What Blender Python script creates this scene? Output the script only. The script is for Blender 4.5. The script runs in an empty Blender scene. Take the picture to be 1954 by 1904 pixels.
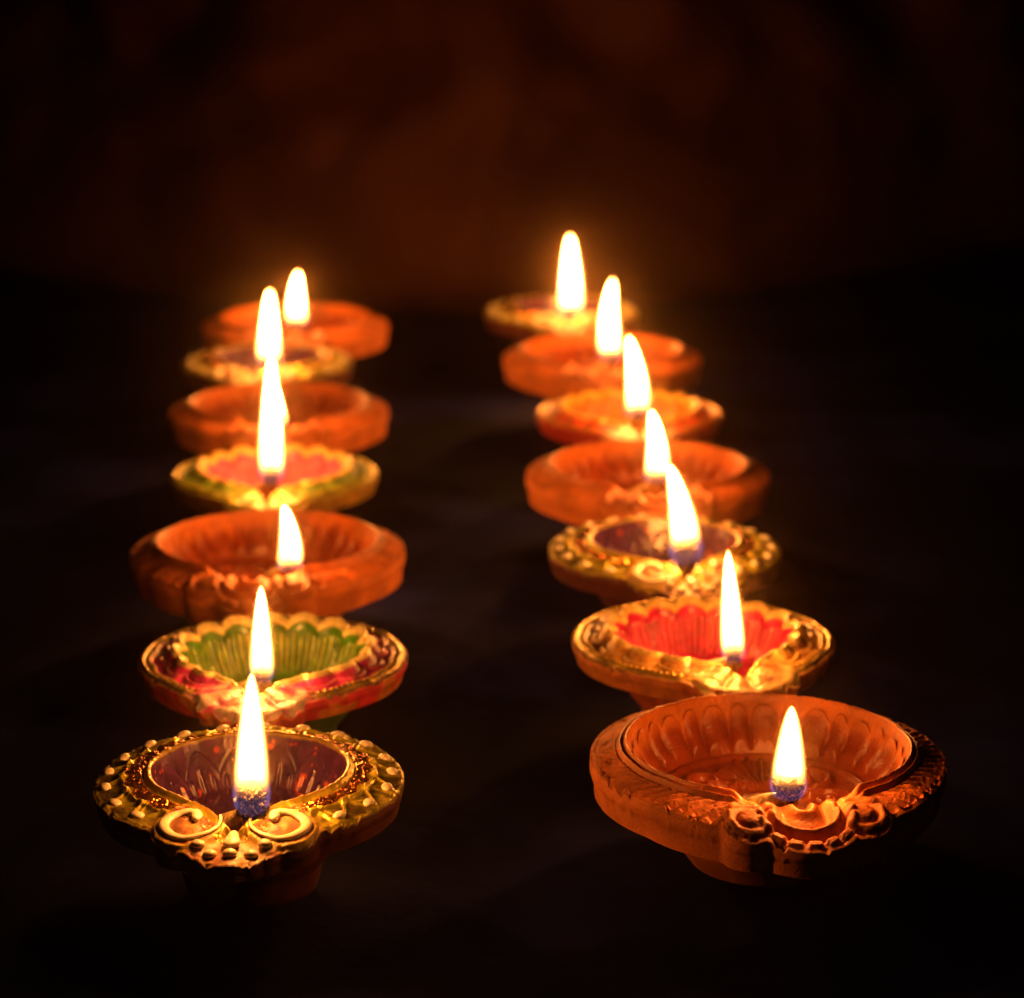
import bpy, math
import numpy as np
from mathutils import Vector, Matrix

# ------------------------------------------------------------------ camera, world, exposure
scene = bpy.context.scene
W0, H0, FPX = 1954.0, 1904.0, 4700.0        # photograph measured at 1954 px wide, focal length in those pixels
PITCH = math.radians(14.64)
RIM_Z = 0.026                                # height of every lamp's rim above the table
CAM_H = RIM_Z + 0.2032
cam_data = bpy.data.cameras.new("camera")
cam = bpy.data.objects.new("camera", cam_data)
scene.collection.objects.link(cam)
cam.location = (0, 0, CAM_H)
cam.rotation_euler = (math.pi / 2 - PITCH, 0, 0)
cam_data.sensor_width = 36.0
cam_data.lens = 36.0 * FPX / W0
cam_data.clip_start = 0.01
cam_data.clip_end = 50
cam_data.dof.use_dof = True
cam_data.dof.focus_distance = 0.545
cam_data.dof.aperture_fstop = 15.0
scene.camera = cam

world = bpy.data.worlds.new("World")
scene.world = world
world.use_nodes = True
bgn = world.node_tree.nodes["Background"]
bgn.inputs[0].default_value = (0.35, 0.3, 0.5, 1)
bgn.inputs[1].default_value = 0.0008         # a dark room: almost nothing but the flames

vs = scene.view_settings
vs.view_transform = 'Standard'
vs.look = 'None'
vs.exposure = 0.0
vs.gamma = 1.0
vs.use_curve_mapping = False
scene.cycles.use_denoising = True
scene.cycles.max_bounces = 6
scene.cycles.diffuse_bounces = 3
scene.cycles.glossy_bounces = 3
scene.cycles.transparent_max_bounces = 24
scene.cycles.volume_bounces = 0
scene.cycles.sample_clamp_indirect = 3.0
scene.cycles.volume_step_rate = 0.35
scene.cycles.volume_max_steps = 256

FLAME_RGB = (1.0, 0.315, 0.055)
FLAME_POWER = 190.0

# ------------------------------------------------------------------ small helpers
def pixel_ray(px, py):
    d = Vector(((px - W0 / 2) / FPX, -(py - H0 / 2) / FPX, -1.0))
    return cam.rotation_euler.to_matrix() @ d

def on_plane(px, py, z):
    d = pixel_ray(px, py)
    t = (z - CAM_H) / d.z
    return Vector((0, 0, CAM_H)) + d * t

def at_depth(px, py, Y):
    d = pixel_ray(px, py)
    t = Y / d.y
    return Vector((0, 0, CAM_H)) + d * t

rng = np.random.RandomState(7)
_perm = rng.permutation(256)
_perm = np.concatenate([_perm, _perm, _perm])
_rv = rng.rand(256) * 2 - 1

def vnoise(x, y, z):
    x = np.asarray(x, float); y = np.asarray(y, float); z = np.asarray(z, float)
    x, y, z = np.broadcast_arrays(x, y, z)
    xi = np.floor(x).astype(int); yi = np.floor(y).astype(int); zi = np.floor(z).astype(int)
    xf = x - xi; yf = y - yi; zf = z - zi
    xi &= 255; yi &= 255; zi &= 255
    u = xf * xf * (3 - 2 * xf); v = yf * yf * (3 - 2 * yf); w = zf * zf * (3 - 2 * zf)
    def h(i, j, k):
        return _rv[_perm[_perm[_perm[(xi + i) & 255] + ((yi + j) & 255)] + ((zi + k) & 255)]]
    a = h(0, 0, 0) * (1 - u) + h(1, 0, 0) * u
    b = h(0, 1, 0) * (1 - u) + h(1, 1, 0) * u
    c = h(0, 0, 1) * (1 - u) + h(1, 0, 1) * u
    d = h(0, 1, 1) * (1 - u) + h(1, 1, 1) * u
    return (a * (1 - v) + b * v) * (1 - w) + (c * (1 - v) + d * v) * w

def fbm(x, y, z, oct=4):
    s = 0; a = 0.5
    for _ in range(oct):
        s = s + a * vnoise(x, y, z)
        x = np.asarray(x) * 2.03 + 11.3; y = np.asarray(y) * 2.03 + 4.7; z = np.asarray(z) * 2.03 + 8.1
        a *= 0.5
    return s

def sstep(x, a, b):
    t = np.clip((x - a) / (b - a), 0, 1)
    return t * t * (3 - 2 * t)

def gauss(x, s):
    return np.exp(-(x / s) ** 2)

def smooth_ring(a, n):
    for _ in range(n):
        a = (np.roll(a, 1) + 2 * a + np.roll(a, -1)) / 4
    return a

def lerp(a, b, t):
    return a + (b - a) * t

def mixc(c0, c1, m):
    return c0 + (np.asarray(c1) - c0) * m[..., None]

def grid_mesh(name, V, colors=None, finish=None, wrap=True, cap=None, smooth=True):
    """V: (rows, cols, 3) grid of points, wrapped around in the column direction."""
    nr, nc, _ = V.shape
    verts = V.reshape(-1, 3)
    i = np.arange(nr - 1)[:, None]
    if wrap:
        j = np.arange(nc)[None, :]; j2 = (j + 1) % nc
    else:
        j = np.arange(nc - 1)[None, :]; j2 = j + 1
    a = i * nc + j; b = i * nc + j2; c = (i + 1) * nc + j2; d = (i + 1) * nc + j
    faces = np.stack([a + 0 * b, b + 0 * a, c + 0 * a, d + 0 * b], -1).reshape(-1, 4)
    me = bpy.data.meshes.new(name)
    me.vertices.add(len(verts)); me.vertices.foreach_set("co", verts.astype(np.float32).ravel())
    me.loops.add(faces.size); me.loops.foreach_set("vertex_index", faces.astype(np.int32).ravel())
    me.polygons.add(len(faces))
    me.polygons.foreach_set("loop_start", np.arange(0, faces.size, 4, dtype=np.int32))
    me.polygons.foreach_set("loop_total", np.full(len(faces), 4, dtype=np.int32))
    if smooth:
        me.polygons.foreach_set("use_smooth", np.ones(len(faces), dtype=bool))
    me.update(calc_edges=True)
    me.validate()
    for nm, arr in (("paint", colors), ("finish", finish)):
        if arr is not None:
            at = me.color_attributes.new(nm, 'FLOAT_COLOR', 'POINT')
            full = np.ones((len(verts), 4), np.float32)
            full[:, :3] = arr.reshape(-1, 3)
            at.data.foreach_set("color", full.ravel())
    return me

def link(name, me, mat=None, parent=None, loc=None):
    o = bpy.data.objects.new(name, me)
    scene.collection.objects.link(o)
    if mat is not None and len(me.materials) == 0:
        me.materials.append(mat)
    if parent is not None:
        o.parent = parent
    if loc is not None:
        o.location = loc
    return o

# ------------------------------------------------------------------ materials
def new_mat(name):
    m = bpy.data.materials.new(name); m.use_nodes = True
    nt = m.node_tree
    for n in list(nt.nodes): nt.nodes.remove(n)
    out = nt.nodes.new("ShaderNodeOutputMaterial")
    return m, nt, out

def node(nt, kind, **kw):
    n = nt.nodes.new(kind)
    for k, v in kw.items(): setattr(n, k, v)
    return n

def math_node(nt, op, a, b=None, c=None, clamp=False):
    n = nt.nodes.new("ShaderNodeMath"); n.operation = op; n.use_clamp = clamp
    for k, v in enumerate((a, b, c)):
        if v is None: continue
        if isinstance(v, (int, float)): n.inputs[k].default_value = v
        else: nt.links.new(v, n.inputs[k])
    return n.outputs[0]

def map_range(nt, v, a, b, c=0.0, d=1.0, smooth=True):
    n = nt.nodes.new("ShaderNodeMapRange")
    n.interpolation_type = 'SMOOTHSTEP' if smooth else 'LINEAR'
    nt.links.new(v, n.inputs[0])
    for k, x in zip((1, 2, 3, 4), (a, b, c, d)): n.inputs[k].default_value = x
    return n.outputs[0]

def clay_material(name, base_rough, bump, spec=0.35):
    """Bare fired clay: colour from the paint attribute, dusty grain, pits."""
    m, nt, out = new_mat(name)
    b = node(nt, "ShaderNodeBsdfPrincipled")
    at = node(nt, "ShaderNodeAttribute", attribute_name="paint")
    tc = node(nt, "ShaderNodeTexCoord")
    n1 = node(nt, "ShaderNodeTexNoise"); n1.inputs["Scale"].default_value = 90; n1.inputs["Detail"].default_value = 6
    n2 = node(nt, "ShaderNodeTexNoise"); n2.inputs["Scale"].default_value = 1600; n2.inputs["Detail"].default_value = 4
    n3 = node(nt, "ShaderNodeTexVoronoi"); n3.inputs["Scale"].default_value = 420
    for n in (n1, n2, n3): nt.links.new(tc.outputs["Object"], n.inputs["Vector"])
    tone = map_range(nt, n1.outputs["Fac"], 0.3, 0.7, 0.72, 1.22)
    fine = map_range(nt, n2.outputs["Fac"], 0.3, 0.7, 0.88, 1.12)
    tot = math_node(nt, 'MULTIPLY', tone, fine)
    mx = node(nt, "ShaderNodeVectorMath", operation='SCALE')
    nt.links.new(at.outputs["Color"], mx.inputs[0]); nt.links.new(tot, mx.inputs["Scale"])
    nt.links.new(mx.outputs[0], b.inputs["Base Color"])
    fi = node(nt, "ShaderNodeAttribute", attribute_name="finish")
    sp = node(nt, "ShaderNodeSeparateColor"); nt.links.new(fi.outputs["Color"], sp.inputs[0])
    nt.links.new(sp.outputs[1], b.inputs["Roughness"])
    b.inputs["Specular IOR Level"].default_value = spec
    pit = map_range(nt, n3.outputs["Distance"], 0.0, 0.22, -0.7, 0.0)
    pm = math_node(nt, 'MULTIPLY', pit, map_range(nt, n1.outputs["Fac"], 0.52, 0.62, 0, 1))
    hgt = math_node(nt, 'ADD', math_node(nt, 'MULTIPLY', n2.outputs["Fac"], 0.55), pm)
    bp = node(nt, "ShaderNodeBump"); bp.inputs["Strength"].default_value = bump; bp.inputs["Distance"].default_value = 0.0006
    nt.links.new(hgt, bp.inputs["Height"]); nt.links.new(bp.outputs[0], b.inputs["Normal"])
    nt.links.new(b.outputs[0], out.inputs[0])
    return m

def painted_material(name):
    """Hand-painted clay. 'paint' = paint colour; 'finish' = (metallic, roughness, glitter)."""
    m, nt, out = new_mat(name)
    b = node(nt, "ShaderNodeBsdfPrincipled")
    at = node(nt, "ShaderNodeAttribute", attribute_name="paint")
    fi = node(nt, "ShaderNodeAttribute", attribute_name="finish")
    sp = node(nt, "ShaderNodeSeparateColor"); nt.links.new(fi.outputs["Color"], sp.inputs[0])
    tc = node(nt, "ShaderNodeTexCoord")
    n1 = node(nt, "ShaderNodeTexNoise"); n1.inputs["Scale"].default_value = 260; n1.inputs["Detail"].default_value = 5
    n2 = node(nt, "ShaderNodeTexNoise"); n2.inputs["Scale"].default_value = 1500; n2.inputs["Detail"].default_value = 3
    vo = node(nt, "ShaderNodeTexVoronoi"); vo.inputs["Scale"].default_value = 2400
    for n in (n1, n2, vo): nt.links.new(tc.outputs["Object"], n.inputs["Vector"])
    tone = map_range(nt, n1.outputs["Fac"], 0.3, 0.7, 0.7, 1.25)
    mx = node(nt, "ShaderNodeVectorMath", operation='SCALE')
    nt.links.new(at.outputs["Color"], mx.inputs[0]); nt.links.new(tone, mx.inputs["Scale"])
    nt.links.new(mx.outputs[0], b.inputs["Base Color"])
    nt.links.new(sp.outputs[0], b.inputs["Metallic"])
    nt.links.new(sp.outputs[1], b.inputs["Roughness"])
    b.inputs["Specular IOR Level"].default_value = 0.5
    # brush grain everywhere, glitter flakes with their own facets where the glitter mask is set
    bp = node(nt, "ShaderNodeBump"); bp.inputs["Strength"].default_value = 0.35; bp.inputs["Distance"].default_value = 0.0004
    h = math_node(nt, 'ADD', n1.outputs["Fac"], math_node(nt, 'MULTIPLY', n2.outputs["Fac"], 0.35))
    nt.links.new(h, bp.inputs["Height"])
    vr = node(nt, "ShaderNodeVectorMath", operation='SUBTRACT'); nt.links.new(vo.outputs["Color"], vr.inputs[0]); vr.inputs[1].default_value = (0.5, 0.5, 0.5)
    vsn = node(nt, "ShaderNodeVectorMath", operation='SCALE'); nt.links.new(vr.outputs[0], vsn.inputs[0])
    nt.links.new(math_node(nt, 'MULTIPLY', sp.outputs[2], 1.5), vsn.inputs["Scale"])
    va = node(nt, "ShaderNodeVectorMath", operation='ADD'); nt.links.new(bp.outputs[0], va.inputs[0]); nt.links.new(vsn.outputs[0], va.inputs[1])
    vn = node(nt, "ShaderNodeVectorMath", operation='NORMALIZE'); nt.links.new(va.outputs[0], vn.inputs[0])
    nt.links.new(vn.outputs[0], b.inputs["Normal"])
    nt.links.new(b.outputs[0], out.inputs[0])
    return m

def simple_material(name, col, rough, metal=0.0, noise=400, amp=0.25, bump=0.2):
    m, nt, out = new_mat(name)
    b = node(nt, "ShaderNodeBsdfPrincipled")
    tc = node(nt, "ShaderNodeTexCoord")
    n1 = node(nt, "ShaderNodeTexNoise"); n1.inputs["Scale"].default_value = noise; n1.inputs["Detail"].default_value = 5
    nt.links.new(tc.outputs["Object"], n1.inputs["Vector"])
    mx = node(nt, "ShaderNodeVectorMath", operation='SCALE'); mx.inputs[0].default_value = col
    nt.links.new(map_range(nt, n1.outputs["Fac"], 0.3, 0.7, 1 - amp, 1 + amp), mx.inputs["Scale"])
    nt.links.new(mx.outputs[0], b.inputs["Base Color"])
    b.inputs["Roughness"].default_value = rough; b.inputs["Metallic"].default_value = metal
    bp = node(nt, "ShaderNodeBump"); bp.inputs["Strength"].default_value = bump; bp.inputs["Distance"].default_value = 0.0004
    nt.links.new(n1.outputs["Fac"], bp.inputs["Height"]); nt.links.new(bp.outputs[0], b.inputs["Normal"])
    nt.links.new(b.outputs[0], out.inputs[0])
    return m

M_CLAY = clay_material("bare_clay", 0.62, 0.55, 0.4)
M_PAINT = painted_material("painted_clay")
M_CREAM = simple_material("cream_paint", (0.66, 0.58, 0.40), 0.28, 0, 700, 0.12, 0.15)
M_COTTON = simple_material("oiled_cotton", (0.33, 0.24, 0.09), 0.35, 0, 900, 0.5, 0.8)

def char_material():
    m, nt, out = new_mat("charred_cotton")
    b = node(nt, "ShaderNodeBsdfPrincipled")
    tc = node(nt, "ShaderNodeTexCoord")
    n1 = node(nt, "ShaderNodeTexNoise"); n1.inputs["Scale"].default_value = 1500; n1.inputs["Detail"].default_value = 6; n1.inputs["Roughness"].default_value = 0.7
    nt.links.new(tc.outputs["Object"], n1.inputs["Vector"])
    cr = node(nt, "ShaderNodeValToRGB")
    cr.color_ramp.elements[0].position = 0.47; cr.color_ramp.elements[0].color = (0.006, 0.005, 0.006, 1)
    cr.color_ramp.elements[1].position = 0.62; cr.color_ramp.elements[1].color = (0.5, 0.4, 0.25, 1)  # pale flecks: glints of the flame put into the char colour
    nt.links.new(n1.outputs["Fac"], cr.inputs[0]); nt.links.new(cr.outputs[0], b.inputs["Base Color"])
    b.inputs["Roughness"].default_value = 0.5
    bp = node(nt, "ShaderNodeBump"); bp.inputs["Strength"].default_value = 1.0; bp.inputs["Distance"].default_value = 0.0008
    nt.links.new(n1.outputs["Fac"], bp.inputs["Height"]); nt.links.new(bp.outputs[0], b.inputs["Normal"])
    nt.links.new(b.outputs[0], out.inputs[0])
    return m
M_CHAR = char_material()

def oil_material():
    m, nt, out = new_mat("lamp_oil")
    tr = node(nt, "ShaderNodeBsdfTransparent"); tr.inputs[0].default_value = (0.92, 0.78, 0.5, 1)
    gl = node(nt, "ShaderNodeBsdfGlossy"); gl.inputs["Roughness"].default_value = 0.08
    tc = node(nt, "ShaderNodeTexCoord")
    n1 = node(nt, "ShaderNodeTexNoise"); n1.inputs["Scale"].default_value = 130
    nt.links.new(tc.outputs["Object"], n1.inputs["Vector"])
    bp = node(nt, "ShaderNodeBump"); bp.inputs["Strength"].default_value = 0.12; bp.inputs["Distance"].default_value = 0.0005
    nt.links.new(n1.outputs["Fac"], bp.inputs["Height"]); nt.links.new(bp.outputs[0], gl.inputs["Normal"])
    fr = node(nt, "ShaderNodeFresnel"); fr.inputs[0].default_value = 1.45
    mx = node(nt, "ShaderNodeMixShader")
    nt.links.new(fr.outputs[0], mx.inputs[0]); nt.links.new(tr.outputs[0], mx.inputs[1]); nt.links.new(gl.outputs[0], mx.inputs[2])
    nt.links.new(mx.outputs[0], out.inputs[0])
    return m
M_OIL = oil_material()

# ------------------------------------------------------------------ flame: luminous gas (volume) round a glowing core
FLAME_PROFILE = [(0.0, 0.46), (0.04, 0.78), (0.10, 0.94), (0.17, 1.0), (0.26, 0.98), (0.38, 0.91), (0.50, 0.83),
                 (0.64, 0.705), (0.75, 0.59), (0.85, 0.455), (0.92, 0.335), (0.965, 0.22), (0.99, 0.11), (1.0, 0.0)]
_pz = np.array([p[0] for p in FLAME_PROFILE]); _pr = np.array([p[1] for p in FLAME_PROFILE])

def flame_radius(z):
    return np.interp(z, _pz, _pr)

def flame_shell(name, rows, cols, scale, z0, bend=0.0):
    zz = z0 + (1 - z0) * (np.linspace(0, 1, rows))
    zz[-1] = 1.0
    V = np.zeros((rows + 1, cols, 3))
    ph = np.linspace(0, 2 * np.pi, cols, endpoint=False)
    r = flame_radius(zz) * scale
    zs = z0 + (zz - z0) * (1.0 if scale == 1 else 0.965)
    V[1:, :, 0] = r[:, None] * np.cos(ph); V[1:, :, 1] = r[:, None] * np.sin(ph); V[1:, :, 2] = zs[:, None]
    V[0, :, 2] = z0 + (0 if scale == 1 else 0.0)
    V[..., 0] += bend * V[..., 2] ** 2 - bend * V[..., 2]
    return grid_mesh(name, V)            # bottom first, so the faces point outward

def flame_materials(bend, low):
    # luminous mantle: volume emission only
    m, nt, out = new_mat("flame_gas")
    tc = node(nt, "ShaderNodeTexCoord")
    sx = node(nt, "ShaderNodeSeparateXYZ"); nt.links.new(tc.outputs["Object"], sx.inputs[0])
    x, y, z = sx.outputs
    # the flame's own curve: its axis swings sideways between base and tip
    x = math_node(nt, 'SUBTRACT', x, math_node(nt, 'MULTIPLY', math_node(nt, 'SUBTRACT', math_node(nt, 'MULTIPLY', z, z), z), bend))
    rad = math_node(nt, 'SQRT', math_node(nt, 'ADD', math_node(nt, 'MULTIPLY', x, x), math_node(nt, 'MULTIPLY', y, y)))
    cv = node(nt, "ShaderNodeFloatCurve")
    c = cv.mapping.curves[0]
    while len(c.points) > 2: c.points.remove(c.points[1])
    c.points[0].location = FLAME_PROFILE[0]; c.points[1].location = FLAME_PROFILE[-1]
    for p in FLAME_PROFILE[1:-1]: c.points.new(*p)
    for p in c.points: p.handle_type = 'VECTOR'
    cv.mapping.update()
    nt.links.new(z, cv.inputs["Value"])
    rho = math_node(nt, 'DIVIDE', rad, math_node(nt, 'MAXIMUM', cv.outputs[0], 0.02))
    edge = math_node(nt, 'POWER', map_range(nt, rho, 0.90, 0.45, 0, 1, False), 1.9)
    fringe = math_node(nt, 'MULTIPLY', math_node(nt, 'POWER', map_range(nt, rho, 1.0, 0.72, 0, 1, False), 1.6), 0.03)
    rise = math_node(nt, 'POWER', map_range(nt, z, 0.10 - low, 0.38 - 1.7 * low, 0, 1), 1.4)
    # hollow round the wick: the glow starts near the skin low down and closes in higher up
    hol = map_range(nt, math_node(nt, 'ADD', rho, math_node(nt, 'MULTIPLY', math_node(nt, 'SUBTRACT', z, 0.12 - 1.2 * low), 3.6 + 12 * low)), 0.68, 1.22, 0, 1)
    e1 = math_node(nt, 'MULTIPLY', math_node(nt, 'MULTIPLY', math_node(nt, 'ADD', edge, fringe), rise), hol)
    em1 = node(nt, "ShaderNodeEmission"); em1.inputs[0].default_value = (1.0, 0.34, 0.065, 1)
    nt.links.new(math_node(nt, 'MULTIPLY', e1, 13000.0), em1.inputs[1])
    b1 = map_range(nt, rho, 0.70, 0.86, 0, 1)
    b2 = map_range(nt, z, 0.27 - low, 0.10 - .5 * low, 0, 1)
    b3 = map_range(nt, z, 0.0, 0.06, 0.3, 1)
    b4 = map_range(nt, rho, 0.94, 0.86, 0, 1)
    e2 = math_node(nt, 'MULTIPLY', math_node(nt, 'MULTIPLY', math_node(nt, 'MULTIPLY', b1, b2), b3), b4)
    e2 = math_node(nt, 'ADD', e2, math_node(nt, 'MULTIPLY', b2, 0.016))
    em2 = node(nt, "ShaderNodeEmission"); em2.inputs[0].default_value = (0.24, 0.30, 1.0, 1)
    nt.links.new(math_node(nt, 'MULTIPLY', e2, 85.0), em2.inputs[1])
    ad = node(nt, "ShaderNodeAddShader"); nt.links.new(em1.outputs[0], ad.inputs[0]); nt.links.new(em2.outputs[0], ad.inputs[1])
    nt.links.new(ad.outputs[0], out.inputs["Volume"])
    # glowing core: the actual light source, fading out downward toward the wick
    m2, nt, out = new_mat("flame_glow")
    tc = node(nt, "ShaderNodeTexCoord")
    sx = node(nt, "ShaderNodeSeparateXYZ"); nt.links.new(tc.outputs["Object"], sx.inputs[0])
    em = node(nt, "ShaderNodeEmission"); em.inputs[0].default_value = (*FLAME_RGB, 1); em.inputs[1].default_value = FLAME_POWER
    tr = node(nt, "ShaderNodeBsdfTransparent")
    mx = node(nt, "ShaderNodeMixShader")
    nt.links.new(map_range(nt, sx.outputs[2], 0.27, 0.46, 0, 1), mx.inputs[0])
    nt.links.new(tr.outputs[0], mx.inputs[1]); nt.links.new(em.outputs[0], mx.inputs[2])
    nt.links.new(mx.outputs[0], out.inputs[0])
    return m, m2
# sideways curve of the flame, and how far down the glow reaches round a small wick
VARIANTS = ((0.0, 0.0), (0.0, 0.08), (0.9, 0.08), (-0.9, 0.08), (0.45, 0.08), (-0.8, 0.0))
ME_FLAME, ME_CORE = [], []
for _b, _l in VARIANTS:
    m_gas, m_glow = flame_materials(_b, _l)
    me = flame_shell("flame", 34, 28, 1.0, 0.0, _b); me.materials.append(m_gas); ME_FLAME.append(me)
    me = flame_shell("flame_core", 14, 12, 0.62, 0.24, _b); me.materials.append(m_glow); ME_CORE.append(me)
FLAME_KIND = (0, 1, 3, 1, 4, 1, 4, 0, 1, 5, 3, 3, 2, 1)     # which of these each lamp has, in LAMPS order

# ------------------------------------------------------------------ lamp shapes (plan units: 1 = ring radius)
BOWL_S = np.array([1.0, .985, .955, .92, .87, .80, .71, .58, .42, .22, 0.0])
BOWL_Z = np.array([0.0, .09, .24, .42, .62, .79, .90, .96, .985, .995, 1.0])

def bowl_curve(n):
    q = np.linspace(0, 1, n)
    k = np.linspace(0, 1, len(BOWL_S))
    qq = np.linspace(0, 1, 400)
    s = np.interp(qq, k, BOWL_S); z = np.interp(qq, k, BOWL_Z)
    ker = np.hanning(41); ker /= ker.sum()
    def sm(a):
        p = np.concatenate([2 * a[0] - a[20:0:-1], a, 2 * a[-1] - a[-2:-22:-1]])
        return np.convolve(p, ker, 'valid')
    s = sm(s); z = sm(z)
    s = (s - s[-1]) / (s[0] - s[-1]); z = (z - z[0]) / (z[-1] - z[0])
    return np.interp(q, qq, s), np.interp(q, qq, z)

def ray_circles(phi, circles):
    """Outline of a union of discs, looking out from the middle; phi = 0 is the spout (-Y)."""
    ux, uy = np.sin(phi), -np.cos(phi)
    best = np.zeros_like(phi)
    for cx, cy, r in circles:
        d = ux * cx + uy * cy
        disc = r * r - (cx * cx + cy * cy - d * d)
        t = np.where(disc > 0, d + np.sqrt(np.maximum(disc, 0)), 0)
        best = np.maximum(best, t)
    return best

def teardrop(phi, a, d):
    al = math.acos(a / d)
    p = np.abs(phi)
    return np.where(p < al, a / np.cos(np.clip(al - p, 0, 1.5)), a)

def spiral_dist(x, y, pts):
    best = np.full(x.shape, 9.0)
    for px, py in pts:
        best = np.minimum(best, np.hypot(x - px, y - py))
    return best

class Lamp: pass

def build_terracotta(N):
    phi = np.linspace(-np.pi, np.pi, N, endpoint=False)
    R = 0.0411
    L = Lamp(); L.R = R; L.mat = M_CLAY
    rout = ray_circles(phi, [(0, 0, 1.0), (0, -.22, .885), (.30, -.985, .155), (-.30, -.985, .155), (0, -.97, .285)])
    rout = smooth_ring(rout, 2)
    rin = smooth_ring(ray_circles(phi, [(0, 0, .80), (0, -.66, .19)]), 5)
    front = gauss(phi, .17)
    ring_w = sstep(np.abs(phi), .34, .46)         # 1 on the ring, 0 on the spout
    zin = .068 - .035 * front
    # --- rim
    nt_ = 84
    t = np.linspace(0, 1, nt_)[:, None]
    r = lerp(rin, rout, t); ph = phi[None, :] + 0 * t
    x, y = r * np.sin(ph), -r * np.cos(ph)
    zo = 0.0 + .02 * (1 - ring_w)
    z = zin + (zo - zin) * (t ** 1.15)
    z = lerp(.034 - .21 * np.maximum(0, -y - .80), z, ring_w[None, :])
    # two fine lips round the bowl with a groove between them
    rel = .026 * gauss(t - .035, .05) - .026 * gauss(t - .125, .035) + .020 * gauss(t - .20, .045) - .010 * gauss(t - .29, .04)
    leafw = sstep(t, .31, .40) * sstep(.95 - t, .0, .08)
    nz = fbm(x * 4, y * 4, 3.1)
    fade = sstep(2.3 - np.abs(ph) + 1.6 * nz, 0, .7)
    ang = np.abs(ph)
    gad = np.sin(76 * (ang - .42 * t + .14 * t * t - .015 * nz)); gad = np.sign(gad) * np.abs(gad) ** .6
    rel = rel + leafw * fade * (.017 * gad - .012) - .008 * leafw * (1 - fade)
    rel = rel * ring_w[None, :]
    crumb = fbm(x * 30, y * 30, 5.2)
    chips = -.075 * sstep(t, .86, 1.0) * np.maximum(0, crumb + .35 * fbm(x * 9, y * 9, 2.2) - .10)
    # spout moulding
    sp = 1 - ring_w[None, :]
    for sgn in (1, -1):
        dl = np.hypot(x - sgn * .30, (y + .985))
        rel = rel + .060 * np.clip(1 - (dl / .14) ** 2, 0, 1) ** .6 - .020 * gauss(dl - .082, .018)
        # stem of the volute running back along the ring, curling over its eye
        th = np.linspace(0, 1, 40)
        px = sgn * (.30 + .165 * np.cos(2.6 - th * 3.0) * (1 - .25 * th) + .0 * th); py = -.985 + .165 * np.sin(2.6 - th * 3.0)
        st = spiral_dist(x, y, np.stack([px, py], -1))
        rel = rel + .018 * gauss(st, .03)
        for q, (o1, o2) in enumerate(((.50, -.86), (.60, -.78), (.69, -.69))):
            dd = np.hypot((x - sgn * o1) * .8 + (y - o2) * sgn * .25, (y - o2) * 1.5)
            rel = rel + .020 * gauss(dd, .06)
    cy = -.95
    dcy = np.where(y < cy, np.hypot(x, y - cy), np.abs(x))
    win = sstep(-y, .72, .80)
    rel = rel + sp * win * (.038 * sstep(-y, .76, .98) * gauss(dcy - .165, .026) - .018 * gauss(dcy - .112, .028) - .030 * gauss(dcy - .212, .018))
    # heart-shaped wick rest
    pad = np.where(y < -.90, np.hypot(x, y + .90), np.abs(x))
    rel = rel + sp * win * (.040 * sstep(-y, .78, .90) * gauss(pad - .055, .030) - .030 * gauss(np.hypot(x, y + .85), .05))
    cen = np.hypot(x, y + .97); aa = np.arctan2(x, -(y + .97))
    blk = np.abs(((aa / .42) + 50.5) % 1 - .5)
    rel = rel + sp * .021 * sstep(.40 - blk, 0, .08) * gauss(np.maximum(0, np.abs(cen - .240) - .014), .012) * (np.abs(aa) < 1.9)
    grain = sstep(np.abs(ph), 2.0, .6)
    z = z + rel + chips + .008 * fbm(x * 9, y * 9, 1.3) + .0035 * fbm(x * 40, y * 40, 7.3) - .02 * np.maximum(0, fbm(x * 26, y * 26, 4.4) - .24) * ring_w[None, :]
    L.rim = (x, y, z)
    # --- outer wall
    w = np.linspace(0, 1, 16)[:, None]
    edge = z[-1]
    hw = .205
    wr = rout * (1 + .012 * np.sin(np.clip(w * 6, 0, np.pi)) - .02 * w) + .004 * fbm(np.sin(phi) * 9, np.cos(phi) * 9, w * 3)
    wr[0] = rout + .006
    wz = lerp(edge - .008, -hw + 0 * edge, w ** .9)
    wz = wz - .02 * sstep(1 - np.abs(w - 1), .9, 1)
    L.wall = (wr * np.sin(phi), -wr * np.cos(phi), wz)
    # --- bowl
    nb = 84
    s, zb = bowl_curve(nb); s = s[:, None]; zb = zb[:, None]
    br = rin * s; bx, by = br * np.sin(ph[:1]), -br * np.cos(ph[:1])
    depth = .36
    bz = z[0] * (1 - zb) + zb * (.085 - depth)
    K = 30
    cell = (phi[None, :] * K / (2 * np.pi) + .5) % 2
    wide = (cell < 1.16)
    a = np.where(wide, (cell - .58) / .58, (cell - 1.58) / .42)
    arch_top = .12 + .0 * a
    top = lerp(.20, .34, np.clip(np.abs(a), 0, 1) ** 2.5)     # arches: rounded tops
    inside = sstep(zb - top, 0, .04) * sstep(.80 - zb, 0, .04)
    dome = np.sqrt(np.clip(1 - np.abs(a) ** 2.2, 0, 1))
    bump = inside * (.085 * dome - .040)
    bump = bump - .030 * gauss(zb - .83, .016) + .014 * gauss(zb - .87, .02)
    bfront = 1 - gauss(phi[None, :], .35)
    # floor scrolls
    fl = np.zeros_like(bx)
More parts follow.
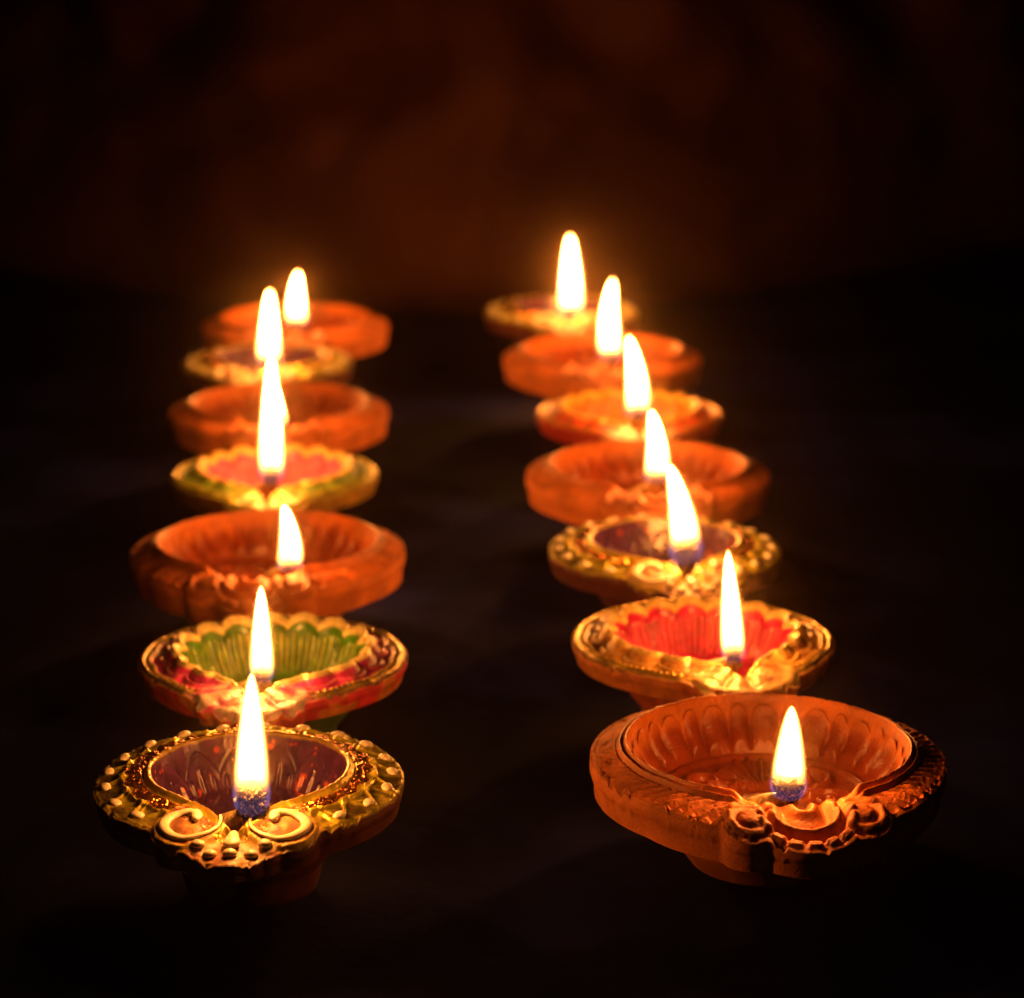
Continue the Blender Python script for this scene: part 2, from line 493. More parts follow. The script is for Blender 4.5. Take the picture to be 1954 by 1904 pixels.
    for sgn in (1, -1):
        for (cx0, cy0, rr, tw) in ((.30, .22, .19, 1), (.34, -.14, .15, -1)):
            th = np.linspace(0, 2 * np.pi * 1.35, 46)
            rr_ = rr * (1 - th / th[-1] * .85)
            pts = np.stack([sgn * (cx0 + rr_ * np.cos(th * tw + 2.2)), cy0 + rr_ * np.sin(th * tw + 2.2)], -1)
            fl = np.maximum(fl, .060 * gauss(spiral_dist(bx, by, pts), .026))
    for kx in range(-4, 5):                                    # fan of petals rising between the scrolls
        th = np.linspace(0, 1, 22)
        pts = np.stack([kx * .055 * (.4 + th) , .18 + .34 * th - .02 * kx * kx * th], -1)
        fl = np.maximum(fl, .050 * gauss(spiral_dist(bx, by, pts), .019))
    floorw = sstep(zb, .86, .92)
    bz = bz + (bump * bfront + fl * floorw) + .006 * fbm(bx * 12, by * 12, 9.1)
    L.bowl = (bx, by, bz)
    L.hw = hw
    base = np.array((.52, .142, .024))
    def colour(x, y, z, k):
        n = fbm(x * 3 + k, y * 3, z * 3)
        c = base * (1 + .35 * n[..., None])
        return mixc(c, (.58, .18, .04), np.clip(fbm(x * 7, y * 7, z * 7 + k) * 2.2 - .15, 0, .6))
    L.col = {k: (colour(*g, i), None) for i, (k, g) in enumerate((("rim", L.rim), ("wall", L.wall), ("bowl", L.bowl)))}
    # bowl clay turns darker, redder and smoother below an uneven line
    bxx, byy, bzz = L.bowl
    deep_tone = sstep(zb + .22 * fbm(bxx * 5, byy * 5, bzz * 5 + 3), .26, .56)
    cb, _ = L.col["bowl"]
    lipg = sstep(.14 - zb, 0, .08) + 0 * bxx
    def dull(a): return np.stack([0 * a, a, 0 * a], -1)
    L.col["bowl"] = (mixc(cb, (.24, .036, .012), deep_tone * .85), dull(lerp(.62 - .28 * lipg, .27, deep_tone)))
    rx, ry, _ = L.rim
    cr_, _ = L.col["rim"]
    soot = gauss(np.hypot(rx, ry + .84), .13) * np.clip(.5 + 1.5 * fbm(rx * 12, ry * 12, 2.0), 0, 1)
    grime = np.clip(fbm(rx * 11, ry * 11, 7.7) * 2.6 - .1, 0, 1) * .55
    L.col["rim"] = (mixc(mixc(cr_, (.20, .045, .014), grime), (.03, .015, .01), soot * .75), dull(.64 - .28 * sstep(.28 - t, 0, .1) + 0 * rx))
    L.col["wall"] = (L.col["wall"][0], dull(.7 + 0 * L.wall[0]))
    L.footcol = (base * .85, (0, .7, 0))
    L.phi = phi; L.oil_s = None; L.wick_d = .80
    return L

def build_ringed(N):
    """Maroon bowl, olive-gold ring of vines and cream beads, two scrolls and a palmette at the spout."""
    phi = np.linspace(-np.pi, np.pi, N, endpoint=False)
    R = 0.035
    L = Lamp(); L.R = R; L.mat = M_PAINT
    LOBE = (.285, -.85, .235)
    tipx = [(0, -1.16, .115), (.10, -1.13, .10), (-.10, -1.13, .10), (.20, -1.07, .095), (-.20, -1.07, .095), (0, -1.0, .2)]
    rout = ray_circles(phi, [(0, 0, 1.0), (LOBE[0], LOBE[1], LOBE[2]), (-LOBE[0], LOBE[1], LOBE[2])] + tipx)
    rout = smooth_ring(rout, 3)
    rin = smooth_ring(teardrop(phi, .635, .90), 4)
    spw = sstep(np.abs(phi), .50, .62)
    front = gauss(phi, .16)
    zin = .072 - .05 * front
    nt_ = 70
    t = np.linspace(0, 1, nt_)[:, None]
    r = lerp(rin, rout, t); ph = phi[None, :] + 0 * t
    x, y = r * np.sin(ph), -r * np.cos(ph)
    z = zin * (1 - t ** 1.1)
    nzl = fbm(x * 5, y * 5, 2.2)
    NB = 21
    wave = NB * (ph - np.pi)
    rel = .020 * gauss(t - .05, .05) - .012 * gauss(t - .14, .04)
    glit = sstep(t, .12, .18) * sstep(.46 + .05 * np.sin(wave * 1.0 + 1) + .05 * nzl - t, 0, .06)
    rel = rel + glit * .012 * vnoise(x * 60, y * 60, 1.5)
    tv = .70 + .21 * np.sin(wave + 1.2 + 2.2 * (t - .6) + .8 * nzl)
    vine = gauss(t - tv, .055) + .7 * gauss(t - tv + .20, .03) * np.maximum(0, np.sin(wave + 2.4))
    curl = gauss(np.hypot((((wave + .6) / (2 * np.pi)) % 1 - .5) * .30 * r * 1.0 / .9, (t - .56) * .37), .033)
    rel = rel + spw * (.024 * vine - .016 * sstep(t, .48, .55))
    rel = rel + spw * (.012 * gauss(t - .965, .035))
    leafy = gauss(t - (.48 + .045 * np.abs(np.sin(wave / 2))), .03)
    rel = rel + spw * .012 * leafy
    bph = (NB * (ph + np.pi) / (2 * np.pi) + .5) % 1 - .5
    bd = np.hypot(bph * 2 * np.pi * r / NB * .8, (t - .80) * .365)
    rel = rel * (1 - .9 * gauss(bd, .062))
    # spout: two lobes and the palmette
    sp = 1 - spw
    lobe_d = np.minimum(np.hypot(x - LOBE[0], y - LOBE[1]), np.hypot(x + LOBE[0], y - LOBE[1])) / LOBE[2]
    lobe = sstep(1.02 - lobe_d, 0, .10)
    rel = rel * (1 - .8 * lobe * sp) + sp * lobe * (.006 + .014 * (1 - np.clip(lobe_d, 0, 1) ** 2) - .018 * gauss(lobe_d - .50, .16) + .010 * gauss(lobe_d - .92, .07))
    z = z - sp * .12 * np.maximum(0, -y - .72)
    pal = sp * (1 - lobe) * sstep(-y, .86, .95)
    rel = rel - pal * .010
    pang = np.arctan2(x, -(y + .80))
    rel = rel + pal * (.014 * np.cos(pang * 9)) - .035 * gauss(np.hypot(x * 1.2, (y + .93) * .7), .05)
    chips = -.06 * sstep(t, .9, 1) * np.maximum(0, fbm(x * 26, y * 26, 8.8) - .02)
    z = z + rel + chips + .008 * fbm(x * 10, y * 10, 4.4) + .006 * fbm(x * 34, y * 34, 6.4)
    L.rim = (x, y, z)
    olive = np.array((.42, .37, .03)); dark = np.array((.060, .032, .022)); copper = np.array((.62, .24, .055))
    n1 = fbm(x * 9, y * 9, 11.0); n2 = fbm(x * 24, y * 24, 3.0)
    col = np.zeros(x.shape + (3,)) + olive
    col = mixc(col, (.62, .52, .05), np.clip(n2 * 3, 0, .8))
    col = mixc(col, dark, sstep(.5 - vine - .8 * leafy + .9 * n1, .1, .7) * .85 * spw * sstep(t, .44, .52) * (t < .97))
    col = mixc(col, copper, glit)
    lipm = sstep(.10 - t, 0, .04)
    col = mixc(col, (.34, .21, .03), lipm)
    clay = np.array((.36, .15, .07))
    spm = sp * sstep(t, .10, .2)
    col = mixc(col, clay, spm)
    col = mixc(col, (.40, .28, .045), np.clip(spm * (gauss(lobe_d - .95, .10) * 1.1 + np.clip(n2 * 2.5, 0, .6)), 0, 1))
    met = np.clip(.50 - .47 * spm + .45 * glit, 0, 1); rough = .32 - .08 * glit + .2 * spm
    fin = np.stack([met, rough, glit * .75], -1)
    # wall
    w = np.linspace(0, 1, 16)[:, None]
    edge = z[-1]; hw = .20
    wr = rout * (1 + .010 * np.sin(np.clip(w * 6, 0, np.pi)) - .03 * w) + .003 * fbm(np.sin(phi) * 9, np.cos(phi) * 9, w * 3)
    wr[0] = rout + .006
    wz = lerp(edge - .008, -hw + 0 * edge, w ** .9)
    L.wall = (wr * np.sin(phi), -wr * np.cos(phi), wz)
    wx, wy, _ = L.wall
    wn = fbm(wx * 6, wy * 6, wz * 12)
    wcol = np.zeros(wx.shape + (3,)) + np.array((.10, .022, .018))
    wcol = mixc(wcol, (.28, .15, .03), sstep(.04 - w + .22 * wn, 0, .10))
    wfin = np.stack([0 * wx, .5 + 0 * wx, 0 * wx], -1)
    # bowl
    nb = 84
    s, zb = bowl_curve(nb); s = s[:, None]; zb = zb[:, None]
    br = rin * s; bx, by = br * np.sin(phi[None, :]), -br * np.cos(phi[None, :])
    depth = .40
    bz = z[0] * (1 - zb) + zb * (.072 - depth)
    K = 13
    a = ((phi[None, :] * K / (2 * np.pi) + .5) % 1 - .5) * 2      # -1..1 in a petal
    ptop = lerp(.22, .62, np.abs(a) ** 1.6)
    ins = sstep(zb - ptop, 0, .05)
    ridge = np.maximum(0, np.cos(a * np.pi * 3.0)) ** 1.5
    rid_top = lerp(.40, .66, np.abs(a))
    rid = sstep(zb - rid_top, 0, .10) * sstep(.93 - zb, 0, .2) * ridge
    bfr = 1 - gauss(phi[None, :], .45)
    bz = bz + bfr * (.018 * gauss(zb - ptop, .03) + .030 * rid - .006 * ins) + .004 * fbm(bx * 14, by * 14, 2.0)
    L.bowl = (bx, by, bz)
    bn = fbm(bx * 9, by * 9, bz * 9)
    bcol = np.zeros(bx.shape + (3,)) + np.array((.060, .017, .062))
    bcol = mixc(bcol, (.042, .014, .06), np.clip(bn * 2.5, 0, 1))
    fleck = sstep(fbm(bx * 13, by * 13, bz * 13 + 5.0), .40, .43)
    bcol = mixc(bcol, (.42, .07, .03), fleck * .8)
    bcol = mixc(bcol, (.22, .15, .03), sstep(.05 - zb + .05 * bn, 0, .04))
    bfin = np.stack([0 * bx, .26 + .08 * bn, 0 * bx], -1)
    L.col = {"rim": (col, fin), "wall": (wcol, wfin), "bowl": (bcol, bfin)}
    L.footcol = (np.array((.10, .022, .018)), (0, .55, 0))
    L.hw = hw; L.phi = phi; L.oil_s = .74; L.oil_z = .072 - depth * .80; L.wick_d = .74
    # where beads and scrolls sit: (x, y, z)
    def height(px, py):
        d = (x - px) ** 2 + (y - py) ** 2
        k = np.argmin(d); return z.ravel()[k]
    L.beads = []
    for k in range(NB + 1):
        p = -np.pi + (k - .0) * 2 * np.pi / NB
        p = (p + np.pi) % (2 * np.pi) - np.pi
        if abs(p) < .66: continue
        if k == NB: continue
        rb = lerp(.635, 1.0, .80)
        L.beads.append((rb * math.sin(p), -rb * math.cos(p), height(rb * math.sin(p), -rb * math.cos(p)), p))
    L.dots = [(px, py, height(px, py)) for px, py in ((-.205, -1.070), (-.125, -1.135), (0, -1.165), (.125, -1.135), (.205, -1.070))]
    L.drop = (0, -1.00, height(0, -1.02))
    L.scrolls = []
    for sgn in (1, -1):
        th = np.linspace(0, 1, 60)
        ang = math.radians(205) - th * math.radians(400)
        rr = .028 + .112 * np.clip(th * 1.9, 0, 1) ** .9 + .055 * sstep(th, .55, 1.0)
        px = LOBE[0] + .01 + rr * np.cos(ang) * 1.05; py = LOBE[1] + .01 + rr * np.sin(ang)
        # start on the inner side, sweep under the lobe and curl in at the top
        pts = [(sgn * a_, b_, height(sgn * a_, b_)) for a_, b_ in zip(px, py)]
        wd = .004 + .030 * sstep(th, 0, .05) * (1 - .80 * sstep(th, .55, 1.0))
        L.scrolls.append((pts, wd))
    return L

def build_scalloped(N, pal):
    phi = np.linspace(-np.pi, np.pi, N, endpoint=False)
    R = 0.035
    L = Lamp(); L.R = R; L.mat = M_PAINT
    rout = ray_circles(phi, [(0, 0, 1.0), (0, -.2, .87), (.27, -1.02, .12), (-.27, -1.02, .12), (.13, -1.12, .12),
                             (-.13, -1.12, .12), (0, -1.17, .10), (0, -.9, .3)])
    rout = smooth_ring(rout, 3)
    K = 16
    sc = np.abs(np.sin(phi * K / 2 + np.pi / 2 * (K % 2)))
    spw = sstep(np.abs(phi), .36, .52)
    scal = sc ** .6 * spw
    rin = .655 + .075 * scal
    rin = np.maximum(rin, np.where(np.abs(phi) < .5, teardrop(phi, .66, .92), 0))
    rin = smooth_ring(rin, 2)
    front = gauss(phi, .14)
    zin = .046 + .032 * (scal ** 1.2) * sstep(np.abs(phi), .5, 1.6) + .02 * scal - .05 * front
    nt_ = 70
    t = np.linspace(0, 1, nt_)[:, None]
    tt = t ** 1.15
    r = lerp(rin, rout, tt); ph = phi[None, :] + 0 * t
    x, y = r * np.sin(ph), -r * np.cos(ph)
    z = zin * (1 - sstep(t, .10, .36)) + .030 * (1 - t) * sstep(t, .10, .36)
    rel = .022 * gauss(t - .07, .07)
    tw = sstep(np.abs(ph), .0, .2)
    bead = gauss(t - .74, .040) * (.55 + .45 * np.cos(ph * 110))
    line = gauss(t - .90, .045)
    seg = gauss(t - .87, .05) * sstep(np.cos(ph * 4 + 1.1), -.1, .3)
    rel = rel + spw * (.022 * bead + .022 * line - .012 * sstep(t, .30, .36) * sstep(.7 - t, 0, .06))
    petal = gauss(t - .36 - .10 * sc, .06)
    rel = rel + spw * .022 * petal
    # spout leaf ornament
    sp = 1 - spw
    pr = np.hypot(x, y + .80); pa = np.arctan2(x, -(y + .80))
    leaf = np.abs(np.sin(pa * 4.5)) 
    z = z - sp * .14 * np.maximum(0, -y - .75)
    orn = sp * sstep(-y, .74, .84)
    rel = rel + orn * (.040 * leaf * gauss(pr - .24, .13) + .03 * gauss(pr - .40, .05)) - .05 * gauss(np.hypot(x * 1.5, (y + .90) * .8), .05)
    chips = -.06 * sstep(t, .9, 1) * np.maximum(0, fbm(x * 22, y * 22, 8.8 + pal['seed']) - .02)
    z = z + rel + chips + .008 * fbm(x * 10, y * 10, 4.4) + .007 * fbm(x * 34, y * 34, 6.4)
    L.rim = (x, y, z)
    n1 = fbm(x * 7, y * 7, 1.0 + pal['seed']); n2 = fbm(x * 22, y * 22, 3.0)
    gold = np.array(pal['gold']); band = np.array(pal['band']); trim = np.array(pal['trim'])
    col = np.zeros(x.shape + (3,)) + band
    col = mixc(col, pal['band2'], np.clip(n1 * 3, 0, 1))
    gm = np.clip(line + bead * 1.2, 0, 1) * spw
    ring = sstep(t, .66, .72) * spw
    col = mixc(col, np.array(pal['under']), ring)
    col = mixc(col, gold, gm)
    tm = sstep(.20 - t + .02 * n2, 0, .05)
    col = mixc(col, trim, tm)
    col = mixc(col, trim, spw * np.clip(petal * pal['petal'], 0, 1))
    om = np.clip(orn * (leaf * 1.1 + np.clip(n2 * 2, -.4, .5)), 0, 1)
    col = mixc(col, pal['leaf'], om)
    met = np.clip(.85 * gm + .4 * tm + .15 * om, 0, .9); rough = .38 - .12 * gm
    fin = np.stack([met, rough, .15 * gm + .08], -1)
    w = np.linspace(0, 1, 16)[:, None]
    edge = z[-1]; hw = .17
    wr = rout * (1 + .010 * np.sin(np.clip(w * 6, 0, np.pi)) - .04 * w) + .003 * fbm(np.sin(phi) * 9, np.cos(phi) * 9, w * 3)
    wr[0] = rout + .006
    wz = lerp(edge - .008, -hw + 0 * edge, w ** .9)
    L.wall = (wr * np.sin(phi), -wr * np.cos(phi), wz)
    wx, wy, _ = L.wall
    wn = fbm(wx * 5 + pal['seed'], wy * 5, wz * 5)
    wcol = np.zeros(wx.shape + (3,)) + np.array(pal['wall'])
    wcol = mixc(wcol, pal['wall2'], sstep(wn, .0, .12))
    wfin = np.stack([0 * wx, .45 + 0 * wx, 0 * wx], -1)
    nb = 80
    s, zb = bowl_curve(nb); s = s[:, None]; zb = zb[:, None]
    rsm = smooth_ring(rin, 60)
    br = lerp(rin, rsm, sstep(zb, .02, .3)) * s
    bx, by = br * np.sin(phi[None, :]), -br * np.cos(phi[None, :])
    depth = .46
    bz = z[0] * (1 - zb) + zb * (.052 - depth)
    fl = .5 + .5 * np.cos(phi[None, :] * K * 5)
    fw = sstep(zb, .20 + .0 * fl, .32) * sstep(.86 - zb, 0, .14)
    bfr = 1 - gauss(phi[None, :], .35)
    bz = bz + bfr * (.026 * fl * fw)  + .003 * fbm(bx * 14, by * 14, 2.0)
    bz = bz + .012 * gauss(zb - .07, .05)
    brr = -bfr * .012 * fl * fw - .018 * gauss(zb - .07, .05)
    bx = bx * (1 + brr); by = by * (1 + brr)
    L.bowl = (bx, by, bz)
    bn = fbm(bx * 8, by * 8, bz * 8)
    bcol = np.zeros(bx.shape + (3,)) + np.array(pal['bowl'])
    bcol = mixc(bcol, pal['bowl2'], np.clip(bn * 2.2, 0, .8))
    ridge_shine = sstep(fl + .5 * fbm(phi[None, :] * 30, zb * 4, 1.0), .62, .95) * fw  # reflections along the flute ridges, put into the bowl colour
    bcol = mixc(bcol, pal['flute_shine'], np.clip(ridge_shine * .75 * bfr, 0, 1))
    bcol = mixc(bcol, trim, sstep(.13 - zb + .03 * bn, 0, .03))
    bfin = np.stack([.3 * ridge_shine, .30 + .1 * bn - .0 * ridge_shine, 0 * bx], -1)
    L.col = {"rim": (col, fin), "wall": (wcol, wfin), "bowl": (bcol, bfin)}
    L.footcol = (np.array(pal['foot']), (0, .5, 0))
    L.hw = hw; L.phi = phi; L.oil_s = .72; L.oil_z = .052 - depth * .86; L.wick_d = .72
    return L

def finish_lamp(L, tagname):
    """Turn the arrays into meshes, in metres, with the table at z = 0."""
    R = L.R; phi = L.phi; N = len(phi)
    def pack(g, flip=False):
        V = np.stack([a + 0 * g[0] for a in g], -1) * R
        V[..., 2] += RIM_Z
        return V[::-1] if flip else V
    bc, bf = L.col["bowl"]; rc, rf = L.col["rim"]; wc, wf = L.col["wall"]
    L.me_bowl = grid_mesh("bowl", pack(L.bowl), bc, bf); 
    rim = np.concatenate([pack(L.rim), pack(L.rim)[-1:], pack(L.wall)[:1], pack(L.wall)], 0)
    rcc = np.concatenate([rc, rc[-1:], wc[:1], wc], 0)
    rff = None if rf is None else np.concatenate([rf, rf[-1:], wf[:1], wf], 0)
    L.me_rim = grid_mesh("rim", rim[::-1], rcc[::-1], None if rff is None else rff[::-1])
    # foot: underside of the ring, then a turned bowl-shaped base down to the table
    wx, wy, wz = L.wall
    r0 = np.hypot(wx[-1], wy[-1])
    prof = [(None, None), (.86, -L.hw - .01), (.70, -L.hw - .03), (.66, -L.hw - .06), (.62, -L.hw - .14), (.55, -L.hw - .26),
            (.47, -L.hw - .36), (.43, None), (.40, None), (0.0, None)]
    rows = []
    zt = -RIM_Z / R
    for k, (pr, pz) in enumerate(prof):
        if pr is None: rr, zz = r0, wz[-1]
        else:
            m = sstep(np.array(pr), .62, .9)
            rr = lerp(pr + 0 * r0, np.minimum(r0 * .93, pr * r0), m)
            zz = np.full(N, zt + (.012 if k == len(prof) - 3 else .0) if pz is None else max(pz, zt + .012))
        n = .006 * fbm(np.sin(phi) * 5, np.cos(phi) * 5, k * .7)
        rr = rr * (1 + n)
        rows.append(np.stack([rr * np.sin(phi), -rr * np.cos(phi), zz], -1))
    F = np.array(rows)
    # more rows for a smooth turned profile
    FF = []
    for k in range(len(F) - 1):
        for f in np.linspace(0, 1, 4, endpoint=False): FF.append(lerp(F[k], F[k + 1], f))
    FF.append(F[-1]); FF = np.array(FF) * R; FF[..., 2] += RIM_Z
    step = 4
    FF2 = FF[:, ::step]
    fc = np.zeros(FF2.shape) + L.footcol[0]
    ff = None if L.footcol[1] is None else np.zeros(FF2.shape) + np.array(L.footcol[1])
    L.me_foot = grid_mesh("foot", FF2[::-1], fc, ff)
    for me in (L.me_bowl, L.me_rim, L.me_foot): me.materials.append(L.mat)
    if L.oil_s:
        rin = np.hypot(L.bowl[0], L.bowl[1])
        zb = L.bowl[2]
        lvl = L.oil_z
        idx = np.argmax(zb < lvl, axis=0)
        ro = rin[idx, np.arange(N)][::8] * 1.004
        p8 = phi[::8]
        V = np.zeros((6, len(p8), 3))
        for k, f in enumerate(np.linspace(0, 1, 6)):
            V[k, :, 0] = ro * f * np.sin(p8); V[k, :, 1] = -ro * f * np.cos(p8); V[k, :, 2] = lvl
        V *= R; V[..., 2] += RIM_Z
        L.me_oil = grid_mesh("oil", V); L.me_oil.materials.append(M_OIL)
    return L

def ball_mesh(name, rows, cols, fn, mat):
    th = np.linspace(0, np.pi, rows)[:, None]; ph = np.linspace(0, 2 * np.pi, cols, endpoint=False)[None, :]
    n = np.stack([np.sin(th) * np.cos(ph), np.sin(th) * np.sin(ph), np.cos(th) + 0 * ph], -1)
    me = grid_mesh(name, fn(n)[::-1]); me.materials.append(mat); return me

def tube_mesh(name, pts, rad, mat, cols=10, flat=1.0):
    pts = np.array(pts, float); rad = np.broadcast_to(np.array(rad, float), (len(pts),)).copy()
    tan = np.gradient(pts, axis=0); tan /= np.linalg.norm(tan, axis=1)[:, None] + 1e-12
    up = np.array((0, 0, 1.0)); 
    side = np.cross(tan, up); ln = np.linalg.norm(side, axis=1)[:, None]
    side = np.where(ln > 1e-3, side / np.maximum(ln, 1e-3), np.array((1.0, 0, 0)))
    nor = np.cross(side, tan)
    a = np.linspace(0, 2 * np.pi, cols, endpoint=False)
    V = pts[:, None, :] + rad[:, None, None] * (np.cos(a)[None, :, None] * side[:, None, :] + flat * np.sin(a)[None, :, None] * nor[:, None, :])
    V = np.concatenate([np.repeat(pts[:1, None, :], cols, 1), V, np.repeat(pts[-1:, None, :], cols, 1)], 0)
    me = grid_mesh(name, V); me.materials.append(mat); return me

# ------------------------------------------------------------------ setting: slate tabletop and draped backdrop
def make_table():
    m, nt, out = new_mat("dark_slate")
    b = node(nt, "ShaderNodeBsdfPrincipled")
    tc = node(nt, "ShaderNodeTexCoord")
    n1 = node(nt, "ShaderNodeTexNoise"); n1.inputs["Scale"].default_value = 9; n1.inputs["Detail"].default_value = 7; n1.inputs["Roughness"].default_value = 0.6
    n2 = node(nt, "ShaderNodeTexNoise"); n2.inputs["Scale"].default_value = 260; n2.inputs["Detail"].default_value = 6
    for n in (n1, n2): nt.links.new(tc.outputs["Object"], n.inputs["Vector"])
    cr = node(nt, "ShaderNodeValToRGB")
    cr.color_ramp.elements[0].position = 0.44; cr.color_ramp.elements[0].color = (0.0008, 0.0012, 0.013, 1)
    cr.color_ramp.elements[1].position = 0.74; cr.color_ramp.elements[1].color = (0.013, 0.019, 0.16, 1)
    nt.links.new(n1.outputs["Fac"], cr.inputs[0]); nt.links.new(cr.outputs[0], b.inputs["Base Color"])
    nt.links.new(map_range(nt, n1.outputs["Fac"], 0.3, 0.7, 0.85, 0.62), b.inputs["Roughness"])
    b.inputs["Specular IOR Level"].default_value = 0.03
    bp = node(nt, "ShaderNodeBump"); bp.inputs["Strength"].default_value = 0.5; bp.inputs["Distance"].default_value = 0.0015
    h = math_node(nt, 'ADD', math_node(nt, 'MULTIPLY', n1.outputs["Fac"], 2.0), math_node(nt, 'MULTIPLY', n2.outputs["Fac"], 0.25))
    nt.links.new(h, bp.inputs["Height"]); nt.links.new(bp.outputs[0], b.inputs["Normal"])
    nt.links.new(b.outputs[0], out.inputs[0])
    gx = np.linspace(-1.1, 1.1, 260); gy = np.linspace(-0.3, 1.9, 300)
    X, Y = np.meshgrid(gx, gy)
    Z = .0022 * fbm(X * 14, Y * 14, 3.3) + .0008 * fbm(X * 60, Y * 60, 1.3) - .0016
    me = grid_mesh("tabletop", np.stack([X, Y, Z], -1), wrap=False)
    o = link("tabletop", me, m); o["kind"] = "structure"
    return o

def make_backdrop():
    m, nt, out = new_mat("brown_cloth")
    b = node(nt, "ShaderNodeBsdfPrincipled")
    tc = node(nt, "ShaderNodeTexCoord")
    n1 = node(nt, "ShaderNodeTexNoise"); n1.inputs["Scale"].default_value = 9; n1.inputs["Detail"].default_value = 6; n1.inputs["Distortion"].default_value = 1.2
    n2 = node(nt, "ShaderNodeTexNoise"); n2.inputs["Scale"].default_value = 700
    for n in (n1, n2): nt.links.new(tc.outputs["Object"], n.inputs["Vector"])
    cr = node(nt, "ShaderNodeValToRGB")
    cr.color_ramp.elements[0].position = 0.35; cr.color_ramp.elements[0].color = (0.028, 0.0062, 0.005, 1)
    cr.color_ramp.elements[1].position = 0.65; cr.color_ramp.elements[1].color = (0.072, 0.027, 0.012, 1)
    nt.links.new(n1.outputs["Fac"], cr.inputs[0]); nt.links.new(cr.outputs[0], b.inputs["Base Color"])
    b.inputs["Roughness"].default_value = 0.9; b.inputs["Specular IOR Level"].default_value = 0.15
    bp = node(nt, "ShaderNodeBump"); bp.inputs["Strength"].default_value = 0.3; bp.inputs["Distance"].default_value = 0.0008
    nt.links.new(n2.outputs["Fac"], bp.inputs["Height"]); nt.links.new(bp.outputs[0], b.inputs["Normal"])
    nt.links.new(b.outputs[0], out.inputs[0])
    gx = np.linspace(-1.1, 1.1, 330); v = np.linspace(0, 1, 240)
    X, Vv = np.meshgrid(gx, v)
    # sweep: a short flat foot on the table, curving up into the hanging cloth
    rad = .02; L = Vv * 1.15
    arc = rad * np.pi / 2; foot = .02
    th = np.clip((L - foot) / rad, 0, np.pi / 2)
    Yc = 1.215 + np.minimum(L, foot) + rad * np.sin(th)
    Zc = .004 + rad * (1 - np.cos(th)) + np.maximum(0, L - foot - arc)
    up = sstep(L, .03, .16)
    bulge = .36 * (1 - np.exp(-((X + .04) / .36) ** 2)) + .25 * np.maximum(0, np.abs(X + .04) - .3)
    Yc = Yc + bulge + .30 * np.maximum(0, Zc - .05) + .6 * np.maximum(0, Zc - .16) ** 2
    wob = fbm(X * 1.7 + .25 * fbm(X * 3, L * 3, 9.0), L * 1.7, .5)
    cre = np.abs(fbm(X * 5.2 + 2.2 * L + 1.5 * wob, L * 3.2 - 1.6 * X, 4.5, 3))
    cre2 = np.abs(fbm(X * 11 - 3.6 * L, L * 8 + 2.1 * X, 7.5, 3))
    disp = up * (.035 * wob + .075 * cre + .055 * cre2)
    me = grid_mesh("backdrop", np.stack([X, Yc + .02 * up - disp, Zc + (1 - up) * .003 * (1 + cre)], -1), wrap=False)
    o = link("backdrop", me, m); o["kind"] = "structure"
    return o
make_table(); make_backdrop()

# ------------------------------------------------------------------ build one of each kind
PAL = {
 'green': dict(seed=1, gold=(.60, .42, .08), band=(.46, .03, .17), band2=(.20, .012, .09), trim=(.66, .56, .22), under=(.14, .09, .05),
               petal=.1, leaf=(.46, .38, .33), wall=(.46, .03, .05), wall2=(.45, .16, .04), bowl=(.060, .20, .010), bowl2=(.035, .13, .008),
               flute_shine=(.36, .40, .03), foot=(.05, .13, .015)),
 'pink': dict(seed=2, gold=(.70, .52, .06), band=(.07, .17, .012), band2=(.14, .22, .02), trim=(.70, .48, .12), under=(.10, .16, .015),
               petal=.2, leaf=(.42, .35, .05), wall=(.32, .20, .02), wall2=(.38, .22, .03), bowl=(.48, .06, .20), bowl2=(.42, .02, .12),
               flute_shine=(.62, .26, .30), foot=(.34, .02, .03)),
 'red': dict(seed=3, gold=(.70, .48, .08), band=(.55, .28, .06), band2=(.28, .11, .03), trim=(.70, .50, .15), under=(.26, .15, .03),
               petal=.5, leaf=(.46, .34, .13), wall=(.46, .15, .04), wall2=(.48, .18, .045), bowl=(.50, .010, .10), bowl2=(.40, .008, .07),
               flute_shine=(.62, .12, .12), foot=(.38, .08, .025)),
 'yellow': dict(seed=4, gold=(.68, .44, .07), band=(.50, .03, .03), band2=(.40, .02, .02), trim=(.66, .40, .06), under=(.42, .05, .02),
               petal=.3, leaf=(.44, .25, .15), wall=(.40, .025, .02), wall2=(.34, .02, .015), bowl=(.40, .135, .012), bowl2=(.36, .10, .012),
               flute_shine=(.40, .16, .02), foot=(.36, .03, .02)),
}
KIND = {'terracotta': finish_lamp(build_terracotta(704), 'terracotta'), 'ringed': finish_lamp(build_ringed(704), 'ringed')}
for k, n in (('green', 640), ('red', 640), ('pink', 448), ('yellow', 448)):
    KIND[k] = finish_lamp(build_scalloped(n, PAL[k]), k)

